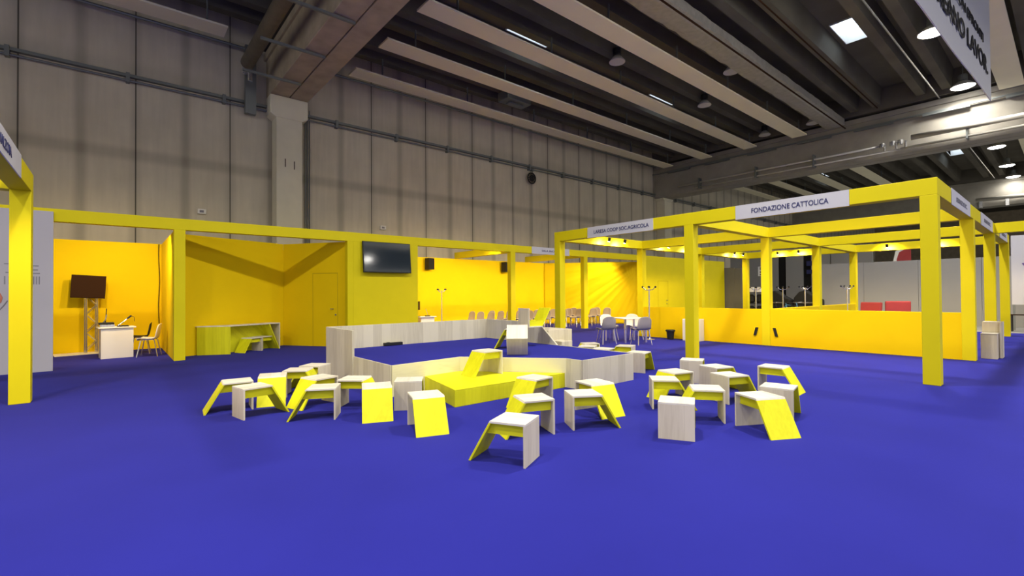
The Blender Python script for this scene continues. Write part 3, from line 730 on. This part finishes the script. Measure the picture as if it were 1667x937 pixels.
# coat racks
def rack(x, y, lb, pale=True, first=[None]):
    t = thing('coat_rack', lb, 'coat rack', (x, y, 0), rz=random.uniform(0, 1), group='standing coat racks')
    mm = M['chrome']
    obj('pole', lambda b: tube(b, [(0, 0, .02), (0, 0, 1.66)], .02, 8), mm, t)
    obj('base', lambda b: lathe(b, [(.17, 0), (.17, .015), (.03, .03), (.02, .05)], 20), mm, t)
    for k in range(4):
        a = k*PI/2
        h = obj('hook_arm', lambda b: tube(b, [(0, 0, 1.58), (.10*math.cos(a), .10*math.sin(a), 1.60), (.19*math.cos(a), .19*math.sin(a), 1.68)], .012, 6), mm, t)
        obj('knob', lambda b: lathe(b, [(.012, -.03), (.03, -.015), (.03, .015), (.012, .03)], 8, (.20*math.cos(a), .20*math.sin(a), 1.69)), M['black'], h)
rack(-8.85, 13.2, 'coat rack right behind the white table, in front of the half wall')
rack(-15.5, 9.54, 'coat rack in the stand right of the wall screen, near the lectern')
for x, lb in ((-8.34, 'leftmost coat rack seen through the pavilion'), (-7.33, 'second coat rack from the left through the pavilion'), (-6.56, 'coat rack right of centre through the pavilion, left of the inner post'), (-5.22, 'coat rack seen between the inner half wall and rear post')):
    rack(x, 19.9, lb)
# bin, cabinet, bench at the right post
bn_ = thing('waste_bin', 'small black waste bin against the yellow half wall', 'waste bin', (-8.42, 13.72, 0))
obj('bucket', lambda b: lathe(b, [(.10, 0), (.125, .27), (.115, .27), (.09, .02)], 16), M['black'], bn_)
obj('rim', lambda b: lathe(b, [(.15, .26), (.155, .29), (.14, .31), (.12, .29)], 16), M['black'], bn_)
cb = thing('white_cabinet', 'low white cabinet behind the middle pavilion post', 'cabinet', (-7.7, 13.84, 0))
obj('body', lambda b: box(b, -.26, .26, -.18, .18, 0, .68), M['white'], cb, bevel=.005)
obj('door', lambda b: box(b, -.25, .25, -.195, -.182, .02, .66), M['white'], cb, bevel=.003)
rb = thing('stepped_wood_unit', 'stepped whitewashed wooden unit beside the yellow post at the right', 'wooden unit', (-1.25, 15.0, 0))
obj('low_block', lambda b: box(b, -.13, .13, -.30, .0, 0, .54), M['pine_z'], rb, bevel=.004)
obj('low_top', lambda b: box(b, -.13, .14, -.31, .0, .541, .56), M['pine_x'], rb, bevel=.004)
obj('tall_block', lambda b: box(b, -.13, .19, .01, .36, 0, .80), M['pine_z'], rb, bevel=.004)
obj('side_board', lambda b: box(b, .145, .18, -.03, .0, 0, .79), M['pine_z'], rb, bevel=.003)

# ------------------------------------------------------------------ left stand contents
dk = thing('white_counter', 'white counter with overhanging top in the left stand', 'counter', (-15.35, .06, 0), 0.1)
obj('body', lambda b: box(b, -.25, .22, -.31, .31, 0, .73), M['white'], dk, bevel=.004)
obj('counter_top', lambda b: box(b, -.28, .25, -.36, .36, .731, .76), M['white'], dk, bevel=.004)
tr = thing('truss_stand', 'silver lattice truss stand carrying the dark monitor', 'truss', (-16.95, -.45, 0), .2)
for sy in (-1, 1):
    for sx in (-1, 1): obj('upright', lambda b: tube(b, [(sx*.09, sy*.11, .02), (sx*.09, sy*.11, 1.55)], .024, 8), M['chrome'], tr)
def lat(b):
    for k in range(6):
        z = .08+k*.24; s = 1 if k % 2 else -1
        tube(b, [(.09, s*.11, z), (.09, -s*.11, z+.24)], .010, 5); tube(b, [(-.09, s*.11, z), (-.09, -s*.11, z+.24)], .010, 5)
        tube(b, [(s*.09, .11, z), (-s*.09, .11, z+.24)], .010, 5)
obj('lattice', lat, M['chrome'], tr)
obj('base_plate', lambda b: box(b, -.3, .3, -.75, .35, 0, .02), M['slat'], tr)
mo = thing('tilted_monitor', 'dark monitor on the truss stand, slightly tilted', 'monitor', (-16.8, -.50, 1.77)); mo.rotation_euler = (math.radians(-3), math.radians(-6), .05)
obj('casing', lambda b: box(b, -.03, .03, -.345, .345, -.30, .30), M['darkbrown'], mo, bevel=.006)
obj('screen', lambda b: box(b, .03, .034, -.325, .325, -.28, .28), M['darkbrown'], mo)
obj('mount', lambda b: box(b, -.10, -.03, -.06, .06, -.08, .08), M['black'], mo)
am = thing('audio_device', 'two stacked black and silver devices on the white counter', 'audio device', (-15.35, -.12, .761), .1)
obj('case', lambda b: box(b, -.15, .15, -.14, .14, 0, .055), M['chrome'], am, bevel=.004)
obj('upper_case', lambda b: box(b, -.14, .14, -.15, .13, .057, .11), M['black'], am, bevel=.004)
obj('aerial', lambda b: tube(b, [(-.05, -.02, .10), (-.05, .0, .45)], .010, 6), M['black'], am)
obj('lamp_neck', lambda b: tube(b, [(0, -.06, .11), (.0, -.02, .18), (0, .0, .30)], .016, 6), M['chrome'], am)
mi = thing('desk_microphone', 'microphone on a slanting arm over a black mixer on the counter', 'microphone', (-15.3, .18, .761), .1)
obj('mixer', lambda b: box(b, -.12, .12, -.10, .11, 0, .03), M['black'], mi, bevel=.004)
obj('arm', lambda b: tube(b, [(0, -.08, .03), (0, .04, .14), (0, .10, .20)], .010, 6), M['chrome'], mi)
obj('capsule', lambda b: tube(b, [(0, .09, .19), (0, .17, .265)], .020, 8), M['black'], mi)
obj('cable', lambda b: tube(b, [(0, .17, .26), (0, .23, .22), (0, .23, .12)], .006, 5), M['black'], mi)
tag(obj('hanging_cable', lambda b: tube(b, [(BX+.02, 1.02+.012*math.sin(z*4), z) for z in [3.02-.1*k for k in range(24)]], .012, 5), M['darkbrown']), 'dark cable hanging down the back corner of the left stand', 'cable')
tag(obj('floor_cable', lambda b: tube(b, [(-16.8, -.2, .012), (-16.4, -.05, .012), (-16.2, -.3, .012), (-15.7, -.2, .012)], .012, 5), M['black']), 'black cable lying on the carpet behind the white counter', 'cable')
def speaker(y, z, lb):
    s = thing('wall_speaker', lb, 'loudspeaker', (BX+.20, y, z), .35, 'black wall speakers')
    obj('cabinet', lambda b: prism(b, [(-.14, -.13), (.12, -.17), (.12, .17), (-.14, .13)], -.23, .23), M['black'], s, bevel=.01)
    obj('grille', lambda b: box(b, .121, .128, -.155, .155, -.215, .215), M['rubber'], s)
    obj('bracket', lambda b: box(b, -.19, -.14, -.03, .03, -.03, .03), M['galv'], s)
speaker(9.9, 2.75, 'black loudspeaker high on the yellow wall, nearer the wall screen')
speaker(13.9, 2.74, 'black loudspeaker high on the yellow wall, left of the fascia post')
d2 = thing('lectern_desk', 'small white desk at the left end of the audience stand', 'desk', (-15.6, 8.88, 0))
obj('body', lambda b: box(b, -.22, .20, -.28, .28, 0, .66), M['white'], d2, bevel=.004)
obj('desk_top', lambda b: box(b, -.25, .25, -.34, .34, .661, .69), M['white'], d2, bevel=.004)
m2 = thing('desk_monitor', 'small dark monitor beside the white lectern desk', 'monitor', (-15.7, 8.62, .691))
obj('screen', lambda b: box(b, -.015, .015, -.10, .10, .24, .56), M['darkbrown'], m2, bevel=.004)
obj('stand', lambda b: (box(b, -.02, .0, -.02, .02, 0, .3), box(b, -.08, .08, -.08, .08, 0, .015)), M['black'], m2)
m3 = thing('desk_microphone', 'thin microphone on the white lectern desk', 'microphone', (-15.5, 8.95, .691))
obj('base', lambda b: box(b, -.06, .06, -.10, .06, 0, .03), M['black'], m3)
obj('arm', lambda b: tube(b, [(0, 0, .03), (0, -.06, .20), (0, -.10, .28)], .008, 5), M['chrome'], m3)

# ------------------------------------------------------------------ beyond the pavilion
PA_ = thing('partition_wall', 'long pale grey partition behind the pavilion at right', 'partition', (-5, 28, 0))
for k in range(5):
    x0 = -3.7+k*2.05+.05 if k else -3.7
    obj('panel', lambda b: box(b, -3.70+k*2.05, -3.70+(k+1)*2.05-.012, -.03, .03, 0, 2.9), M['part_grey'], PA_)
PB_ = thing('partition_wall', 'grey-brown partition seen through the left part of the pavilion', 'partition', (-13.5, 28, 0))
obj('panel', lambda b: box(b, -2.2, .55, -.03, .03, 0, 2.95), M['part_brown'], PB_)
obj('panel', lambda b: box(b, -.9, -.35, -.05, -.03, 0, 2.9), M['part_grey'], PB_)
obj('panel', lambda b: box(b, .56, 1.0, -.03, .03, 0, 2.9), M['part_brown'], PB_)
PC_ = thing('back_drop', 'bluish grey curtain wall with dark slits far behind the pavilion', 'curtain wall', (-12.5, 33, 0))
obj('curtain', lambda b: [box(b, x, x+1.0, -.04+.02*math.sin(x*5), .04, 0, 4.2) for x in (-3, -1.95, -.9, .55, 2.0, 3.05, 4.1)], M['part_grey'], PC_)
obj('dark_slit', lambda b: box(b, -3, 5, .2, .25, 0, 4.2), M['rubber'], PC_)
obj('striped_banner', lambda b: (box(b, 1.75, 2.4, -.08, -.05, 3.1, 3.4), box(b, 1.75, 2.4, -.08, -.05, 2.6, 2.85)), M['navy'], PC_)
sgn = thing('notice_board', 'small white notice board with dark marks seen between the pavilion posts', 'sign', (-10.72, 26.2, 2.35))
obj('board', lambda b: box(b, -.12, .12, -.02, .02, 0, .5), M['sign'], sgn)
lettering('B', .17, (0, -.024, .38), FACE_NEGY, M['black'], sgn)
obj('marks', lambda b: [box(b, -.04, .04, -.024, -.02, z, z+.07) for z in (.04, .17)], M['black'], sgn)
obj('pole', lambda b: tube(b, [(0, 0, -2.35), (0, 0, 0)], .015, 6), M['galv'], sgn)
for x, lb in ((-10.95, 'left bright white box on the dark equipment behind the pavilion'), (-10.62, 'right bright white box on the dark equipment behind the pavilion')):
    q = thing('white_box', lb, 'box', (x, 25.6, 1.50), group='white boxes on dark equipment')
    obj('carton', lambda b: box(b, -.12, .12, -.10, .10, 0, .24), M['white'], q, bevel=.006)
    obj('lid', lambda b: box(b, -.125, .125, -.105, .105, .245, .26), M['white'], q)
eq = thing('dark_rack', 'dark equipment rack under the two white boxes', 'rack', (-10.8, 25.7, 0))
obj('shelf', lambda b: [box(b, -.45, .42, -.2, .2, z, z+.03) for z in (.3, .9, 1.46)], M['black'], eq)
obj('upright', lambda b: [box(b, x, x+.04, y, y+.04, 0, 1.49) for x in (-.45, .38) for y in (-.2, .16)], M['black'], eq)
obj('bags', lambda b: [lathe(b, [(.1, 0), (.18, .1), (.17, .35), (.08, .45)], 10, (x, 0, z)) for x, z in ((-.2, .33), (.2, .33), (-.2, .93), (.2, .93))], M['rubber'], eq)
def bike(x, y, rz, lb, frame):
    t = thing('bicycle', lb, 'bicycle', (x, y, 0), rz, 'bicycles parked behind the pavilion')
    for sx in (-.52, .52):
        wv = obj('wheel', lambda b: tube(b, [(sx+.33*math.cos(a*PI/12), 0, .345+.33*math.sin(a*PI/12)) for a in range(25)], .022, 6, cap=False), M['rubber'], t)
        obj('spokes', lambda b: [tube(b, [(sx, 0, .345), (sx+.32*math.cos(a*PI/6), 0, .345+.32*math.sin(a*PI/6))], .004, 4) for a in range(12)], M['galv'], wv)
    obj('frame', lambda b: [tube(b, p, .022, 6) for p in ([(-.52, 0, .345), (-.05, 0, .35), (.38, 0, .82), (-.18, 0, .86), (-.52, 0, .345)], [(-.05, 0, .35), (-.2, 0, .95)], [(.52, 0, .345), (.36, 0, .95)])], frame, t)
    obj('saddle', lambda b: box(b, -.34, -.08, -.06, .06, .95, 1.0), M['black'], t, bevel=.015)
    obj('handlebar', lambda b: tube(b, [(.44, -.28, 1.0), (.36, -.1, .98), (.36, .1, .98), (.44, .28, 1.0)], .015, 6), M['chrome'], t)
bike(-9.9, 24.9, .2, 'dark bicycle seen just right of the middle half-wall post', M['black'])
bike(-9.1, 25.5, -.3, 'blue-framed bicycle behind the pavilion, middle of the three', M['blue_obj'])
bike(-8.6, 24.9, .1, 'dark bicycle behind the pavilion, nearest the inner post', M['black'])
def tread(x, y, lb):
    t = thing('stacked_equipment', lb, 'equipment', (x, y, 0), group='dark covered equipment')
    obj('body', lambda b: extrude_profile(b, [(-.6, -.3, 0), (.6, -.3, 0), (.6, -.3, 1.1), (.25, -.3, 1.3), (-.1, -.3, 1.58), (-.35, -.3, 1.5), (-.6, -.3, 1.2)], (0, .6, 0)), M['rubber'], t, bevel=.05)
    obj('rail', lambda b: tube(b, [(-.55, -.34, .95), (.55, -.34, .95)], .03, 6), M['pipe_brown'], t)
tread(-9.9, 26.4, 'black covered equipment behind the left bicycle'); tread(-8.6, 26.6, 'black covered equipment behind the right bicycle')
def armchair(x, y, rz, lb, h):
    t = thing('red_armchair', lb, 'armchair', (x, y, 0), rz, 'red armchairs behind the half wall')
    obj('seat_cushion', lambda b: box(b, -.36, .30, -.28, .28, .12, .45), M['red'], t, bevel=.04)
    obj('backrest', lambda b: extrude_profile(b, [(.24, -.40, .1), (.40, -.40, .1), (.50, -.40, h), (.32, -.40, h)], (0, .8, 0)), M['red'], t, bevel=.04)
    for s in (-1, 1): obj('armrest', lambda b: box(b, -.36, .34, s*.35-.06, s*.35+.06, .1, .65), M['red'], t, bevel=.03)
    for sx, sy in ((1, 1), (1, -1), (-1, 1), (-1, -1)): obj('foot', lambda b: box(b, sx*.28-.03, sx*.28+.03, sy*.33-.03, sy*.33+.03, 0, .1), M['black'], t)
armchair(-5.78, 24.5, PI/2-.3, 'left red armchair seen over the half wall', 1.03)
armchair(-4.70, 24.2, -PI/2+.35, 'right red armchair seen over the half wall', 1.10)
fl_ = thing('feather_flag', 'red feather flag with white edge rising above the grey partition', 'flag', (-5.6, 30.3, 0))
obj('pole', lambda b: tube(b, [(-.35, 0, 0), (-.35, 0, 3.0), (-.25, 0, 3.5), (0, 0, 3.72), (.35, 0, 3.75)], .02, 6), M['white'], fl_)
obj('cloth', lambda b: extrude_profile(b, [(-.24, 0, 1.2), (.35, 0, 1.2), (.35, 0, 3.60), (.1, 0, 3.58), (-.12, 0, 3.45), (-.22, 0, 3.1)], (0, .01, 0)), M['red'], fl_)
obj('white_edge', lambda b: extrude_profile(b, [(-.35, .0, 1.2), (-.24, 0, 1.2), (-.22, 0, 3.1), (-.12, 0, 3.45), (.1, 0, 3.58), (.35, 0, 3.6), (.35, 0, 3.74), (0, 0, 3.7), (-.25, 0, 3.48), (-.34, 0, 3.0)], (0, .012, 0)), M['white'], fl_)
wb = thing('white_backdrop', 'pale backdrop with slanting purple words at the right edge', 'backdrop', (.4, 26, 0))
obj('cloth', lambda b: box(b, -1.97, 3.0, -.02, .02, .96, 3.56), M['sign'], wb)
lettering('Alleanza It', .42, (-1.15, -.03, 3.05), (PI/2, math.radians(-58), 0), M['purple'], wb)
lettering("l'economia", .42, (-.62, -.03, 2.75), (PI/2, math.radians(-58), 0), M['purple'], wb)
obj('post', lambda b: [box(b, x, x+.06, -.03, .03, 0, .96) for x in (-1.95, .5, 2.9)], M['galv'], wb)
for x, y, lb in ((-1.35, 25.2, 'low dark stool-table at the right edge beyond the carpet'), (-.75, 25.0, 'tall dark side table at the right edge beyond the carpet')):
    t = thing('dark_table', lb, 'table', (x, y, 0)); hh = .62 if x < -1 else .93
    obj('table_top', lambda b: box(b, -.22, .22, -.2, .2, hh-.03, hh), M['darkbrown'], t)
    for sx in (-1, 1):
        for sy in (-1, 1): obj('leg', lambda b: box(b, sx*.18-.02, sx*.18+.02, sy*.16-.02, sy*.16+.02, 0, hh-.03), M['black'], t)

# ------------------------------------------------------------------ warm spotlights of the stands
def spot(x, y, z, d, lb, w_=SPOT_W, grp='warm spotlights on the stand beams', ang=130, aim=25):
    """can on a short arm reaching from the beam; d = horizontal direction of the arm, light shines down and back to the beam"""
    r = thing('spotlight', lb, 'spotlight', (x, y, z), math.atan2(d[1], d[0]), grp)
    obj('arm', lambda b: tube(b, [(-.30, 0, .02), (0, 0, .04)], .010, 6), M['black'], r)
    obj('can', lambda b: tube(b, [(.01, 0, .06), (-.03, 0, -.05)], .045, 12), M['black'], r)
    obj('lens', lambda b: tube(b, [(-.030, 0, -.051), (-.032, 0, -.056)], .038, 12), M['spot_glow'], r)
    l = bpy.data.lights.new('spot_beam', 'SPOT'); l.energy = w_; l.color = WARM; l.spot_size = math.radians(ang); l.spot_blend = .8; l.shadow_soft_size = .04
    o = bpy.data.objects.new('spot_beam', l); C.objects.link(o); o.parent = r; o.location = (-.035, 0, -.075); o.rotation_euler = (0, math.radians(aim), 0)

SP = []
for y, lb in ((11.9, 'left of the pair on the left pavilion beam'), (12.7, 'right of the pair on the left pavilion beam'), (15.3, 'second bay of the left pavilion beam, nearer'), (16.9, 'second bay of the left pavilion beam, bright star'), (20.4, 'third bay of the left pavilion beam, nearer'), (21.2, 'third bay of the left pavilion beam, farther')):
    spot(GX[0]+H+.28, y, 3.17, (1, 0), 'warm spotlight '+lb, w_=SPOT_W*1.7, ang=150, aim=62)
for x, lb in ((-8.27, 'left of the pair on the rear pavilion beam'), (-7.45, 'right of the pair on the rear pavilion beam'), (-4.49, 'on the rear pavilion beam above the red armchairs'), (-3.05, 'on the rear pavilion beam beside the corner post')):
    spot(x, GY[3]-H-.28, 3.17, (0, -1), 'warm spotlight '+lb, w_=SPOT_W*1.7, ang=150, aim=62)
for x in (-8.3, -6.9, -4.4, -2.9):
    spot(x, GY[0]+H+.28, 3.2, (0, 1), 'warm spotlight behind the front pavilion beam, number %s from the left post' % {-8.3: 'one', -6.9: 'two', -4.4: 'three', -2.9: 'four'}[x], w_=SPOT_W*2.0, grp='spotlights behind the front pavilion beam', aim=-42)
for y in (-.4, .5, 8.3, 9.7, 11.0, 12.6, 14.2, 16.4, 18.0):
    spot(FX-.2-.28, y, 3.2, (-1, 0), 'warm spotlight behind the long fascia beam, %s along it from the left' % {-.4: 'first', .5: 'second', 8.3: 'third', 9.7: 'fourth', 11.0: 'fifth', 12.6: 'sixth', 14.2: 'seventh', 16.4: 'eighth', 18.0: 'last'}[y], w_=SPOT_W*2.0, grp='spotlights behind the long fascia beam', aim=-50)
for x in (-8.6, -6.5):
    spot(x, -1.12-.28, 3.18, (0, -1), 'warm spotlight inside the left foreground stand, %s the corner post' % ('beside' if x < -8 else 'away from'), w_=SPOT_W, grp='spotlights in the left foreground stand')
